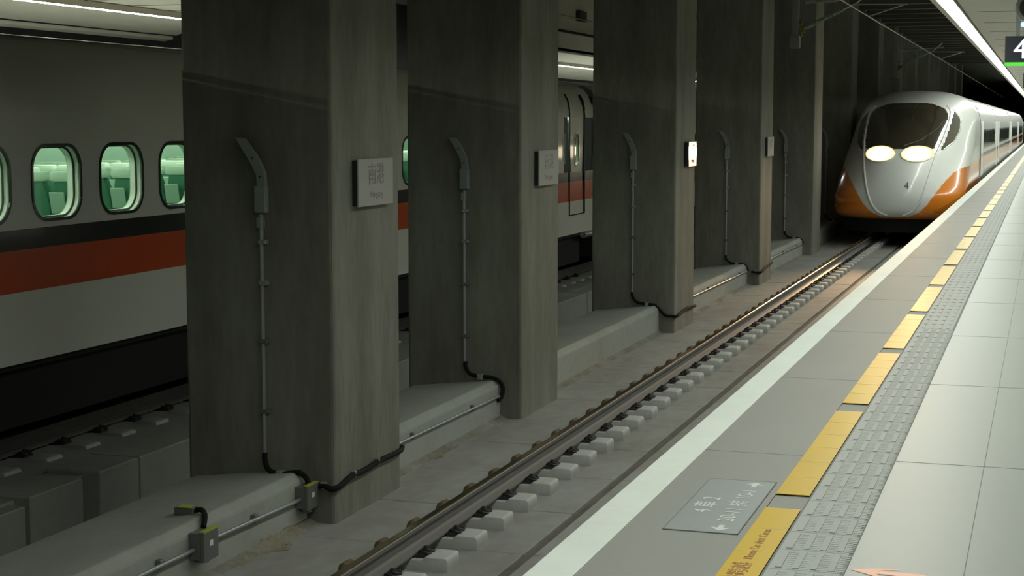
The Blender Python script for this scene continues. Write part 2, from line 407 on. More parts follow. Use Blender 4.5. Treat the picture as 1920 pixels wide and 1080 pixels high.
for q in range(-5, 0): dup(s1, (-10.02, 12.6+.667*q, -1.45), 'dim sleeper under the standing train beyond the left edge', 'far track sleepers out of view')
for q in range(6, 21): dup(s1, (-10.02, 12.6+.667*q, -1.45), 'dim sleeper under the standing train hidden by the nearest pillars', 'far track sleepers hidden by pillars')
for q in range(21, 31): dup(s1, (-10.02, 12.6+.667*q, -1.45), 'small dim sleeper end seen low between the second and third pillars', 'far track sleepers in the pillar gap')

# ============================================================ markings on the platform
t0 = 7.49
n = 0
for k in range(-4, 42):
    ya = 7.49+2.6*k; yb = ya+2.31
    m = MB(); m.box(-1.14, -.985, 0, yb-ya, 0, .003)
    g = None
    if 0 <= k < 12: lab = f'yellow floor line sticker, {ORD[k]} one beyond the grey floor plaque'
    elif k == -1: lab = 'yellow floor line sticker with red lettering at the bottom of the photo'
    elif k < -1: lab = 'yellow floor line sticker below the bottom of the photo'; g = 'yellow stickers below the photo'
    else: lab = 'distant yellow floor line sticker beside the arriving train'; g = 'distant yellow stickers'
    t = thing('yellow_line', lab, 'floor line', (0, ya, 0), g)
    m.build('sticker', M['yellow'], t)
    if -1 <= k < 12:
        sm = MB()
        for q in range(1, 6):
            yy = q*.385; sm.box(-1.14, -.985, yy-.003, yy+.003, .0028, .0036)
        sm.build('sticker_seam', mat('sticker_seam', (.7, .55, .15), .3) if 'sticker_seam' not in bpy.data.materials else bpy.data.materials['sticker_seam'], t)
    if k == -1:
        text_mesh('lettering', '請勿跨越', .085, M['redink'], t, (-1.065, 1.17, .0035), (0, 0, pi/2), sx=1.1)
        text_mesh('lettering', 'Please Do Not Cross', .052, M['redink'], t, (-1.065, 1.66, .0035), (0, 0, pi/2), sx=1.1)
# tactile strip
b = MB(); b.box(-.972, -.697, Y0, 120, -.05, .002)
t = thing('tactile_paving', 'pale grey ribbed tactile paving beside the yellow line', 'tactile paving', (0, 0, 0))
b.build('base_tile', M['tact'], t)
b = MB()
for k in range(-8, 170):
    for c in range(4):
        x = -.935+c*.067; ya = 5.0+.30*k-.3*0
        if ya > 56: continue
        b.box(x-.012, x+.012, ya+.02, ya+.27, .002, .005)
        if ya < 14:
            for q in range(9): b.box(x+.015, x+.05, ya+.02+q*.029, ya+.02+q*.029+.019, .002, .0028)
b.build('raised_bars', M['tact'], t)['kind'] = 'stuff'
gj = MB()
for k in range(-8, 100): gj.box(-.972, -.697, 5.0+.30*k-.002, 5.0+.30*k+.002, .0018, .0026)
gj.build('tile_joint', M['plat'], t)['kind'] = 'stuff'
# plaque
t = thing('floor_plaque', 'grey floor plaque with pale car and seat numbers beside the yellow line', 'floor plaque', (-1.33, 7.195, 0))
b = MB(); b.box(-.155, .155, -.515, .515, 0, .004); b.build('plate', M['plaque'], t)
b = MB()
for a in [(-.16, -.155, -.52, .52), (.155, .16, -.52, .52), (-.16, .16, -.522, -.515), (-.16, .16, .515, .522)]: b.box(a[0], a[1], a[2], a[3], 0, .0045)
b.build('border', M['joint'], t)
text_mesh('lettering', '4 車 2', .115, M['plaqueink'], t, (-.065, -.03, .0045), (0, 0, pi/2), sx=1.05)
text_mesh('lettering', '20-11 排 10-1', .10, M['plaqueink'], t, (.07, .0, .0045), (0, 0, pi/2), sx=1.12)
for s in (-1, 1):
    b = MB(); x = .07; y = s*.485
    b.add([(x, y, .0045), (x-.045, y-s*.06, .0045), (x-.012, y-s*.05, .0045), (x-.012, y-s*.1, .0045), (x+.012, y-s*.1, .0045), (x+.012, y-s*.05, .0045), (x+.045, y-s*.06, .0045)], [(0, 1, 2, 3, 4, 5, 6)])
    b.build('arrow', M['plaqueink'], t)
# orange arrow
b = MB(); P0 = (-.665, 6.275)
pts = [(0, 0), (.085, .045), (.185, .052), (.10, .012), (.28, .012), (.28, -.055), (.10, -.03), (.13, -.10), (.07, -.05)]
b.add([(P0[0]+x, P0[1]+y, .002) for x, y in pts], [tuple(range(len(pts)))])
tag(b.build('floor_arrow', M['orangeink']), 'pale orange arrow sticker on the polished floor at the bottom edge', 'floor sticker')

# ============================================================ station name signs
def sign(y, z, label, mm, rz=0, txt=True):
    t = thing('station_sign', label, 'sign', (-5.36, y, z), None, rz)
    b = MB(); b.box(0, .045, -.36, .36, -.185, .185); b.build('backing', M['signback'], t)
    b = MB(); b.box(.045, .062, -.372, .372, -.195, .195); b.build('face_plate', mm, t, bevel=.004, bseg=1)
    if txt:
        text_mesh('station_name', '南港', .185, M['signink'], t, (.0635, 0, .055), (pi/2, 0, pi/2), sx=.95)
        text_mesh('station_name', 'Nangang', .082, M['signink2'], t, (.0635, 0, -.10), (pi/2, 0, pi/2), sx=1.0)
sign(12.75, 1.21, 'square grey station name sign on the nearest pillar', M['sign'])
sign(17.78, 1.20, 'grey station name sign on the second pillar', M['sign'])
sign(25.68, 1.21, 'sign on the third pillar glaring white in the headlights', M['signmirror'], -radians(-2.65))
sign(33.43, 1.22, 'small sign on the fourth pillar, seen edge-on', M['sign'])

# ============================================================ risers: bent arm, plate, conduit, black hose
HOSE = {1: [(-5.96, -.04, -.96), (-5.955, -.05, -1.02), (-5.90, -.09, -1.09), (-5.80, -.10, -1.115), (-5.70, -.10, -1.10), (-5.62, -.11, -1.09), (-5.555, -.12, -1.13), (-5.54, -.13, -1.165)],
        2: [(-5.99, -.04, -.90), (-5.985, -.05, -.96), (-5.92, -.08, -1.03), (-5.80, -.09, -1.05), (-5.68, -.07, -1.06), (-5.59, -.06, -1.10), (-5.55, -.06, -1.18), (-5.56, -.10, -1.27), (-5.585, -.14, -1.30)],
        3: [(-6.02, -.04, -.90), (-6.01, -.05, -.97), (-5.93, -.08, -1.05), (-5.78, -.08, -1.07), (-5.66, -.06, -1.09), (-5.58, -.05, -1.16), (-5.50, -.04, -1.24), (-5.42, -.04, -1.25), (-5.33, -.03, -1.25), (-5.33, .35, -1.23), (-5.33, .8, -1.21), (-5.33, 1.42, -1.24)],
        4: [(-6.03, -.04, -.93), (-6.02, -.05, -1.0), (-5.93, -.08, -1.07), (-5.80, -.08, -1.09), (-5.66, -.06, -1.10), (-5.60, -.05, -1.16), (-5.57, -.06, -1.24)]}
def riser(i, label):
    y = PY[i]; px = [-5.96, -6.0, -6.02, -6.03, -6.04, -6.04][i-1]
    t = thing('cable_riser', label, 'cable riser', (0, y, 0))
    h = HOSE.get(i, HOSE[4]); zb = h[0][2]
    b = MB(); b.tube([(px, -.04, zb-.01), (px, -.04, .97)], .016, 8); b.build('conduit', M['galv'], t, smooth=True)
    # bent arm: flat channel bending left toward the top
    cl = [(px+.015, 1.0), (px+.015, 1.24), (px+.01, 1.30), (px-.02, 1.36), (px-.06, 1.43), (px-.17, 1.58)] if i == 1 else [(px+.015, 1.0), (px+.015, 1.24), (px+.005, 1.30), (px-.02, 1.36), (px-.05, 1.42), (px-.13, 1.54)]
    b = MB(); hw = .035; L = []; Rr = []
    for q, (x, z) in enumerate(cl):
        a = cl[max(q-1, 0)]; c = cl[min(q+1, len(cl)-1)]
        dx, dz = c[0]-a[0], c[1]-a[1]; n_ = math.hypot(dx, dz); nx, nz = -dz/n_, dx/n_
        if q == len(cl)-1: nx, nz = -1, 0.05
        L.append((x+nx*hw, z+nz*hw)); Rr.append((x-nx*hw, z-nz*hw))
    prof = Rr + L[::-1]; N = len(cl)
    for yy in (-.075,):
        vs = [(x, yy, z) for x, z in prof]+[(x, yy+.05, z) for x, z in prof]; nn = len(prof); fs = []
        for q in range(N-1):
            a_, b_, c_, d_ = q, q+1, nn-2-q, nn-1-q
            fs += [(a_, b_, c_, d_), (a_+nn, d_+nn, c_+nn, b_+nn), (a_, a_+nn, b_+nn, b_), (c_, c_+nn, d_+nn, d_)]
        fs += [(0, nn-1, 2*nn-1, nn), (N-1, N-1+nn, N+nn, N)]
        b.add(vs, fs)
    b.build('bent_arm', M['arm'], t)
    b = MB(); b.box(px-.04, px+.055, -.085, -.01, .985, 1.2); b.build('mounting_plate', M['arm'], t, bevel=.006)
    b = MB(); b.box(px-.028, px+.022, -.08, -.01, .86, .95); b.build('coupling', M['galv'], t, bevel=.01)
    b = MB()
    for (x, z) in ((px-.055, 1.42), (px+.01, 1.27)): b.tube([(x, -.083, z), (x, -.07, z)], .008, 8)
    b.build('bolt', M['signback'], t)
    for z in (.75, .42, -.05, -.62):
        b = MB(); b.box(px-.025, px+.045, -.062, 0, z-.018, z+.018); b.build('clamp', M['galv' if z > 0 else 'boxm'], t, bevel=.004, bseg=1)
    b = MB(); b.tube(curve_pts(h, 6), .022, 10); b.build('flexible_hose', M['rubber'], t, smooth=True)
    b = MB(); q = h[3]; b.box(q[0]-.03, q[0]+.03, q[1]-.03, q[1]+.03, q[2]-.035, q[2]+.028); b.build('hose_clip', M['galv'], t, bevel=.006, bseg=1)
    return t
RL = ['cable riser with bent grey arm on the nearest pillar', 'cable riser with bent grey arm on the second pillar', 'cable riser with bent arm and long black hose on the third pillar', 'cable riser with bent arm on the fourth pillar', 'dim cable riser with bent arm on the fifth pillar', 'very dim bent arm left of the arriving train']
for i in range(1, 7): riser(i, RL[i-1])

def jbox(y, z, label, s=1.0, gas=True):
    t = thing('junction_box', label, 'junction box', (-5.6, y, z))
    b = MB(); b.box(.0, .095*s, -.10*s, .10*s, -.095*s, .095*s); b.build('box_body', M['boxm'], t, bevel=.006)
    b = MB(); b.box(.095*s, .125*s, -.105*s, .105*s, -.105*s, .105*s); b.build('box_lid', M['boxm'], t, bevel=.005)
    b = MB(); b.box(.088*s, .126*s, -.106*s, .106*s, .104*s, .112*s); b.build('gasket', M['boxy'], t)
    b = MB(); b.box(.125*s, .1265*s, -.022, .022, -.005, .035); b.build('label_plate', M['label'], t)
    b = MB(); b.tube([(.05, 0, -.09), (.05, 0, -.125)], .05, 12); b.build('cable_gland', M['boxm'], t, smooth=True)
jbox(10.13, -1.235, 'nearest grey junction box with yellow edge on the ledge, lower left', 1.0)
jbox(11.84, -1.265, 'grey junction box with yellow edge at the foot of the nearest pillar', .93)
# small box on the ledge top with black hose
t = thing('cable_sensor', 'small grey box with a black hose lying on the ledge top', 'cable box', (-5.83, 10.42, -1.108))
b = MB(); b.box(-.075, .075, -.045, .045, 0, .055); b.build('box_body', M['boxm'], t, bevel=.005)
b = MB(); b.box(-.05, .05, -.05, .03, .055, .059); b.build('gasket', M['boxy'], t)
b = MB(); b.tube(curve_pts([(.07, 0, .03), (.13, -.02, .045), (.19, -.08, .035), (.23, -.15, .02), (.262, -.23, -.025)], 6), .02, 8); b.build('flexible_hose', M['rubber'], t, smooth=True)

def pipe(p0, p1, label, nc=3, r=.016):
    p0 = Vector(p0); p1 = Vector(p1); t = thing('conduit_pipe', label, 'pipe', p0)
    d = p1-p0; b = MB(); b.tube([(0, 0, 0), d], r, 10); b.build('pipe', M['galv'], t, smooth=True)
    for q in range(nc):
        c = d*((q+.5)/nc)
        m = MB(); m.box(c.x-.045, c.x+.005, c.y-.028, c.y+.028, c.z-.03, c.z+.035); m.build('pipe_clamp', M['boxm'], t, bevel=.006, bseg=1)
    return t
pipe((-5.56, 7.5, -1.23), (-5.56, 10.02, -1.255), 'short galvanised pipe entering the nearest junction box from below', 3)
pipe((-5.56, 10.24, -1.24), (-5.56, 11.76, -1.28), 'galvanised pipe between the two junction boxes on the ledge', 1)
pipe((-5.57, 13.42, -1.22), (-5.57, 16.82, -1.25), 'thin pipe on the ledge between the first and second pillars', 2, .013)
pipe((-5.57, 26.2, -1.19), (-5.57, 32.4, -1.22), 'thin pipe catching warm headlight between the third and fourth pillars', 4, .013)
pipe((-5.57, 34.05, -1.2), (-5.57, 40.3, -1.22), 'dim thin pipe on the ledge beyond the fourth pillar', 3, .013)
def hose(pts, label, r=.02, clips=()):
    t = thing('cable_hose', label, 'cable', pts[0]); o = Vector(pts[0])
    b = MB(); b.tube(curve_pts([Vector(p)-o for p in pts], 6), r, 10); b.build('hose', M['rubber'], t, smooth=True)
    for c in clips:
        q = Vector(c)-o; m = MB(); m.box(q.x-.028, q.x+.026, q.y-.012, q.y+.012, q.z-.026, q.z+.03); m.build('hose_clip', M['galv'], t, bevel=.004, bseg=1)
hose([(-5.5, 11.95, -1.21), (-5.44, 11.95, -1.20), (-5.37, 11.93, -1.215), (-5.33, 12.0, -1.21), (-5.33, 12.25, -1.175), (-5.33, 12.5, -1.18), (-5.33, 12.85, -1.165), (-5.33, 13.3, -1.17), (-5.36, 13.45, -1.16)],
     'wavy black hose clipped across the foot of the nearest pillar', .024, [(-5.44, 11.95, -1.20), (-5.335, 12.3, -1.17), (-5.335, 12.8, -1.16)])
hose([(-5.5, 32.5, -1.24), (-5.42, 32.55, -1.25), (-5.33, 32.6, -1.25), (-5.33, 33.2, -1.2), (-5.33, 34.0, -1.17)], 'short black hose across the foot of the fourth pillar', .024, [(-5.42, 32.56, -1.25)])

# ============================================================ catenary
def bracket(Y, label):
    t = thing('catenary_bracket', label, 'catenary bracket', (-5.12, Y, 5.35))
    b = MB(); b.box(-.07, .07, -.07, .07, -2.05, 0); b.box(-.1, .1, -.1, .1, -2.09, -1.82); b.build('post', M['fixture'], t, bevel=.01)
    def ins(p0, p1, nm='insulator'):
        p0 = Vector(p0); p1 = Vector(p1); N = 22; pts = []; rr = []
        for k in range(N*2+1):
            pts.append(p0.lerp(p1, k/(2*N))); rr.append(.055 if k % 2 else .026)
        b = MB(); b.tube(pts, rr, 12); b.build(nm, M['insul'], t)
    ins((.22, 0, -1.66), (.98, 0, -1.30)); ins((.2, 0, -1.12), (.85, 0, -1.10))
    for p0, p1, r_ in (((.05, 0, -1.72), (.24, 0, -1.65), .03), ((.96, 0, -1.31), (1.25, 0, -1.18), .022), ((.84, 0, -1.1), (1.6, 0, -1.05), .022), ((1.2, 0, -1.2), (2.3, 0, -1.22), .018), ((1.25, 0, -1.18), (1.55, 0, -.9), .022), ((2.25, 0, -1.22), (1.52, 0, -1.45), .014)):
        b = MB(); b.tube([p0, p1], r_, 8); b.build('cantilever_tube', M['galv'], t, smooth=True)
    b = MB(); b.box(.07, .15, -.04, .04, -1.6, -1.5); b.box(.07, .14, -.04, .04, -1.85, -1.75); b.box(.07, .2, -.03, .03, -1.76, -1.66); b.build('clamp', M['brass'], t, bevel=.01)
bracket(35.3, 'overhead line bracket with ribbed insulators, top of the photo beyond fourth pillar')
bracket(59.6, 'dark hanging bracket post far down the tunnel above the train')
b = MB(); b.tube([(TC+.05, Y0+1, 3.87), (TC+.05, 60, 3.85), (TC-.1, 150, 3.85)], .012, 6); tag(b.build('contact_wire', M['wire']), 'thin overhead contact wire slanting down from the top edge', 'overhead wire')
b = MB(); b.tube([(-10.02, Y0+1, 4.0), (-10.02, 100, 4.0)], .012, 6); tag(b.build('contact_wire', M['wire']), 'overhead wire above the standing train, hidden by the pillars', 'overhead wire')
# cable and box on the fascia seen in the gap
b = MB(); b.tube([(-11.955, 38, 4.05), (-11.955, 80, 4.05)], .035, 8); tag(b.build('cable', M['rubber']), 'dark cable along the wall above the strip light between pillars', 'cable')
b = MB(); b.box(-11.99, -11.88, 42.7, 43.4, 4.38, 4.66); tag(b.build('wall_box', M['signback'], bevel=.01), 'small dark box high on the wall between second and third pillars', 'wall box')

# ============================================================ platform number signs
def psign(Y, label, big=True):
    t = thing('platform_sign', label, 'platform sign', (-.62, Y, 2.55))
    b = MB(); b.box(0, 1.9, 0, .16, 0, .385); b.build('sign_board', M['signboard'], t, bevel=.01)
    b = MB(); b.box(.0, 1.9, -.012, .17, -.035, .012); b.build('green_bar', M['signgreen'], t)
    for hx in (.14, 1.6): b = MB(); b.box(hx, hx+.06, .05, .11, .385, .87); b.build('hanger', M['fixture'], t)
    text_mesh('platform_number', '4', .40, M['signwhite'], t, (.215, -.004, .19), (pi/2, 0, 0), sx=1.0, ext=.006)
psign(25.0, 'black hanging sign with white numeral 4 and green bar')
psign(43.5, 'smaller black hanging sign further down the platform')
t = thing('ceiling_fixture', 'rounded grey fixture under the ceiling above the platform number sign', 'ceiling fixture', (-.28, 24.2, 3.27))
b = MB(); N = 24
for (r0, y0, y1) in ((.2, -.12, .16),):
    b.tube([(0, y0, 0), (0, y0+.02, 0), (0, y1-.02, 0), (0, y1, 0)], [r0*.92, r0, r0, r0*.92], N)
b.build('drum_body', M['fixture'], t, smooth=True)
b = MB(); b.tube([(0, -.135, 0), (0, -.11, 0)], .14, N); b.build('dark_grille', M['signback'], t, smooth=True)
b = MB(); b.box(-.12, .35, -.12, .14, -.245, -.19); b.build('lamp_panel', M['bluelit'], t, bevel=.02)
b = MB(); b.box(-.05, .05, -.05, .05, -.19, .14); b.build('hanger', M['fixture'], t)

# ============================================================ STANDING TRAIN (left)
TX = -8.35                # side plane facing us
tr = thing('high_speed_train', 'standing white train with orange and black stripes behind the pillars', 'train', (TX, 8, -1.25))
WZ0, WZ1 = .856, 1.50
def rrect(cy, cz, w, h, r, n=8):
    pts = []
    for (sx, sz, a0) in ((1, 1, 0), (-1, 1, 90), (-1, -1, 180), (1, -1, 270)):
        for k in range(n+1):
            a = radians(a0+90*k/n); pts.append((cy+sx*(w/2-r)+r*cos(a), cz+sz*(h/2-r)+r*sin(a)))
    return pts
def panel2d(name, outer, holes, m, parent, X, thick=.004):
    """plate in the y,z plane at x=X with holes; outer is a rectangle (or a ring of the same length as its one hole)"""
    b = MB(); h2 = thick/2
    if len(holes) == 1 and len(outer) == len(holes[0]):
        o_, i_ = outer, holes[0]; n = len(o_)
        for x in (X-h2, X+h2):
            b.add([(x, p, q) for p, q in o_]+[(x, p, q) for p, q in i_], [(k, (k+1) % n, n+(k+1) % n, n+k) for k in range(n)])
        for poly in (o_, i_):
            b.add([(X-h2, p, q) for p, q in poly]+[(X+h2, p, q) for p, q in poly], [(k, (k+1) % n, n+(k+1) % n, n+k) for k in range(n)])
        return b.build(name, m, parent)
    ys = [p for p, q in outer]; zq = [q for p, q in outer]; ya, yb, za, zb = min(ys), max(ys), min(zq), max(zq)
    hs = sorted(holes, key=lambda h: sum(p for p, q in h)/len(h)); cuts = [ya]
    for a, c in zip(hs, hs[1:]): cuts.append((max(p for p, q in a)+min(p for p, q in c))/2)
    cuts.append(yb)
    for hole, c0, c1 in zip(hs, cuts, cuts[1:]):
        cy = (min(p for p, q in hole)+max(p for p, q in hole))/2; cz = (min(q for p, q in hole)+max(q for p, q in hole))/2
        n = len(hole); out = []
        for p, q in hole:       # cast each hole point outwards onto the cell border
            dy, dz = p-cy, q-cz
            ts = []
            if dy > 1e-9: ts.append((c1-cy)/dy)
            if dy < -1e-9: ts.append((c0-cy)/dy)
            if dz > 1e-9: ts.append((zb-cz)/dz)
            if dz < -1e-9: ts.append((za-cz)/dz)
            t_ = min(ts); out.append((cy+dy*t_, cz+dz*t_))
        for x in (X-h2, X+h2):
            b.add([(x, p, q) for p, q in out]+[(x, p, q) for p, q in hole], [(k, (k+1) % n, n+(k+1) % n, n+k) for k in range(n)])
            for (u, v) in ((c1, zb), (c0, zb), (c0, za), (c1, za)):     # close the corners
                for k in range(n):
                    a_, d_ = out[k], out[(k+1) % n]
                    if (abs(a_[0]-u) < 1e-6) != (abs(d_[0]-u) < 1e-6) and (abs(a_[1]-v) < 1e-6 or abs(d_[1]-v) < 1e-6) and (abs(a_[0]-u) < 1e-6 or abs(d_[0]-u) < 1e-6):
                        b.add([(x, a_[0], a_[1]), (x, u, v), (x, d_[0], d_[1])], [(0, 1, 2)])
        b.add([(X-h2, p, q) for p, q in hole]+[(X+h2, p, q) for p, q in hole], [(k, (k+1) % n, n+(k+1) % n, n+k) for k in range(n)])
    return b.build(name, m, parent)
OX, OY, OZ = TX, 8, -1.25
def L(x, y, z): return (x-OX, y-OY, z-OZ)
cars = [(-2.0, 31.0), (31.55, 56)]
wins = []
k = -11
while True:
    cy = 12.715+1.08*k; k += 1
    if cy > 28.2: break
    wins.append(cy)
W2 = [34.5+1.08*q for q in range(18)]
for ci, (ya, yb) in enumerate(cars):
    ww = wins if ci == 0 else W2
    holes = [rrect(cy-OY, (WZ0+WZ1)/2-OZ, .75, WZ1-WZ0, .21) for cy in ww]
    if ci == 0: holes.append(rrect(29.75-OY, 1.2-OZ, .30, .60, .13))
    outer = [(ya-OY, .79-OZ), (yb-OY, .79-OZ), (yb-OY, 1.80-OZ), (ya-OY, 1.80-OZ)]
    panel2d('window_panel', outer, holes, M['paintshade'], tr, 0.0, .03)
    b = MB(); b.box(-.015, .015, ya-OY, yb-OY, .253-OZ, .615-OZ); b.build('orange_stripe', M['orangeshade'], tr)
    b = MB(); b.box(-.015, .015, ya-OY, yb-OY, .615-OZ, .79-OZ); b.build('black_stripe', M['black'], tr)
    b = MB(); b.box(-.015, .015, ya-OY, yb-OY, -.36-OZ, .253-OZ); b.build('lower_panel', M['paintshade'], tr)
    # roof shell: curved section
    sec = [(0.015, 1.80), (.01, 1.9), (-.02, 2.05), (-.09, 2.2), (-.2, 2.33), (-.34, 2.42), (-.6, 2.49), (-1.0, 2.53), (-1.65, 2.55), (-2.7, 2.5), (-3.0, 2.4), (-3.25, 2.2), (-3.32, 1.9), (-3.33, -.36)]
    b = MB(); n_ = len(sec)
    b.add([(x, ya-OY, z-OZ) for x, z in sec]+[(x, yb-OY, z-OZ) for x, z in sec], [(i, i+1, n_+i+1, n_+i) for i in range(n_-1)])
    b.build('roof_shell', M['paintshade'], tr, smooth=True)
    b = MB(); b.tube([(-.10, ya-OY, 2.235-OZ+.19), (-.10, yb-OY, 2.235-OZ+.19)], .022, 6); b.build('gutter', M['trimmetal'], tr)
    # end bulkheads and underframe
    b = MB(); b.box(-3.32, -.02, yb-OY-.06, yb-OY-.02, -.3-OZ, 2.2-OZ); b.build('end_wall', M['under'], tr)
    b = MB(); b.box(-3.2, -.16, ya-OY+.2, yb-OY-.4, -.95-OZ, -.37-OZ); b.build('underframe', M['under'], tr)
    b = MB(); b.box(-3.2, -.05, ya-OY, yb-OY, -.42-OZ, -.36-OZ); b.build('sill', M['under'], tr)
    for yc in (ya+4, yb-4):
        for dy in (-1.25, 1.25):
            b = MB(); b.tube([(-1.0, yc+dy-OY, -.82-OZ), (-.88, yc+dy-OY, -.82-OZ)], .42, 24); b.tube([(-2.5, yc+dy-OY, -.82-OZ), (-2.38, yc+dy-OY, -.82-OZ)], .42, 24)
            b.build('wheelset', M['under'], tr)
b = MB()
for q in range(3): b.tube([(-.2-.0*q, 31.0-OY-.1, -.35-.05*q-OZ), (-.2, 31.6-OY, -.42-.05*q-OZ)], .05, 8)
b.box(-3.1, -.25, 31.0-OY, 31.6-OY, -.2-OZ, 2.2-OZ); b.build('gangway_bellows', M['under'], tr)
b = MB(); b.tube([(.02, 30.2-OY, -.42-OZ), (.02, 31.4-OY, -.42-OZ)], .06, 10); b.build('coupling_pipe', M['galv'], tr, smooth=True)
# door of the end vestibule
dz = [(.02, .0), (.02, 1.80), (.015, 1.95), (-.015, 2.1), (-.08, 2.22)]
for yd, w_ in ((30.25, .035), (29.25, .02)):
    b = MB(); b.tube([(x+.002, yd-OY, z-OZ) for x, z in dz], w_/1.4, 6); b.build('door_seal', M['black'], tr)
b = MB(); b.tube([(.02, 29.25-OY, .0-OZ), (.02, 30.25-OY, 0-OZ)], .012, 6); b.build('door_sill', M['black'], tr)
b = MB(); b.tube([(.03, 28.9-OY, .95-OZ), (.03, 28.9-OY, 1.5-OZ)], .012, 6); b.build('handrail', M['galv'], tr)
# window frames and panes
for cy in [c for c in wins if c > 8] + W2[:3] + [29.75]:
    w_, h_, r_ = (.75, WZ1-WZ0, .21) if cy != 29.75 else (.30, .6, .13)
    cz = (WZ0+WZ1)/2 if cy != 29.75 else 1.2
    o_ = rrect(cy-OY, cz-OZ, w_+.035, h_+.035, r_+.015); i_ = rrect(cy-OY, cz-OZ, w_-.02, h_-.02, r_-.01)
    fr = panel2d('window_gasket', o_, [i_], M['black'], tr, .018, .012)
    # reveal: white sleeve going in
    def sleeve(nm, x0, x1, ww, hh, rr, m, par):
        a = rrect(cy-OY, cz-OZ, ww, hh, rr); n2 = len(a); b = MB()
        b.add([(x0, p, q) for p, q in a]+[(x1, p, q) for p, q in a], [(i, (i+1) % n2, n2+(i+1) % n2, n2+i) for i in range(n2)])
        return b.build(nm, m, par, smooth=True)
    sleeve('window_reveal', .0, -.04, w_-.01, h_-.01, r_-.005, M['reveal'], fr)
    ring = panel2d('inner_trim', rrect(cy-OY, cz-OZ, w_+.02, h_+.02, r_), [rrect(cy-OY, cz-OZ, w_-.06, h_-.05, r_-.03)], M['innerdark'], fr, -.045, .006)
    sleeve('window_reveal', -.048, -.10, w_-.055, h_-.045, r_-.03, M['reveal'], fr)
    a = rrect(cy-OY, cz-OZ, w_-.0, h_-.0, r_); b = MB(); b.add([(-.004, p, q) for p, q in a], [tuple(range(len(a)))]); b.build('window_pane', M['glass'], fr, recalc=False)
# cabin
b = MB()
b.box(-3.26, -.16, 9-OY, 28.7-OY, .0-OZ, .05-OZ); b.box(-3.26, -3.2, 9-OY, 28.7-OY, .05-OZ, 2.2-OZ)
b.box(-3.2, -.16, 28.62-OY, 28.7-OY, .05-OZ, 2.2-OZ); b.box(-3.2, -.16, 9-OY, 9.06-OY, .05-OZ, 2.2-OZ)
b.box(-3.26, -.16, 9-OY, 28.7-OY, 2.16-OZ, 2.2-OZ)
panel2d('cabin_lining', [(9-OY, .05-OZ), (28.7-OY, .05-OZ), (28.7-OY, 2.16-OZ), (9-OY, 2.16-OZ)], [rrect(cy-OY, (WZ0+WZ1)/2-OZ, .7, WZ1-WZ0-.04, .19) for cy in wins if 9.4 < cy < 28.3], M['inner'], tr, -.105, .006)
b.build('cabin_shell', M['inner'], tr)
b = MB(); 
for x in (-.55, -2.85): b.box(x-.22, x+.22, 9.2-OY, 28.5-OY, 1.72-OZ, 1.76-OZ)
b.build('luggage_rack', M['card'], tr)
b = MB()
for x in (-.35, -1.65, -3.0):
    y = 9.3
    while y < 28.3: b.add([(x-.09, y-OY, 2.15-OZ), (x-.09, y+1.7-OY, 2.15-OZ), (x+.09, y+1.7-OY, 2.15-OZ), (x+.09, y-OY, 2.15-OZ)], [(0, 1, 2, 3)]); y += 1.9
b.build('cabin_light', M['cabin'], tr)
def seat_mesh():
    back = MB(); pr = [(-.23, 0), (.23, 0)]
    # backrest leaning back (facing +Y: back surface toward camera)
    n_ = 9; ring = []
    for q in range(n_):
        z = .45+.78*q/(n_-1); y = -.02-.17*q/(n_-1); hw = .235 if q < 6 else .235-.018*(q-5)**1.3; th = .055 if q < n_-1 else .02
        ring.append([(-hw, y-th, z), (hw, y-th, z), (hw, y+th, z), (-hw, y+th, z)])
    vs = [v for r_ in ring for v in r_]; fs = []
    for q in range(n_-1):
        for e in range(4): fs.append((q*4+e, q*4+(e+1) % 4, q*4+4+(e+1) % 4, q*4+4+e))
    fs += [(0, 3, 2, 1), (n_*4-4, n_*4-3, n_*4-2, n_*4-1)]
    back.add(vs, fs); back.box(-.235, .235, 0, .5, .36, .47); back.box(-.2, .2, .1, .4, .07, .36)
    return back
seat0 = seat_mesh().build('seat', M['seat'], tr, bevel=.025, smooth=True)
cv = MB(); cv.box(-.225, .225, -.25, -.12, 1.15, 1.25); cover0 = cv.build('headrest_cover', M['cover'], seat0, bevel=.03, smooth=True)
cd = MB(); cd.box(-.225, -.06, -.205, -.19, .88, 1.09); card0 = cd.build('seat_back_table', M['card'], seat0, bevel=.008)
card0.rotation_euler = (radians(12), 0, 0); card0.location = (0, .17, .03)
first = True
for r_ in range(14):
    for x in (-.42, -.92, -1.75, -2.25, -2.75):
        yy = 11.55+1.08*r_+.12
        loc = (x, yy-OY, -.01-OZ)
        if first: seat0.location = loc; first = False; continue
        s_ = seat0.copy(); C.objects.link(s_); s_.location = loc; s_.parent = tr
        for ch in (cover0, card0):
            c_ = ch.copy(); C.objects.link(c_); c_.parent = s_

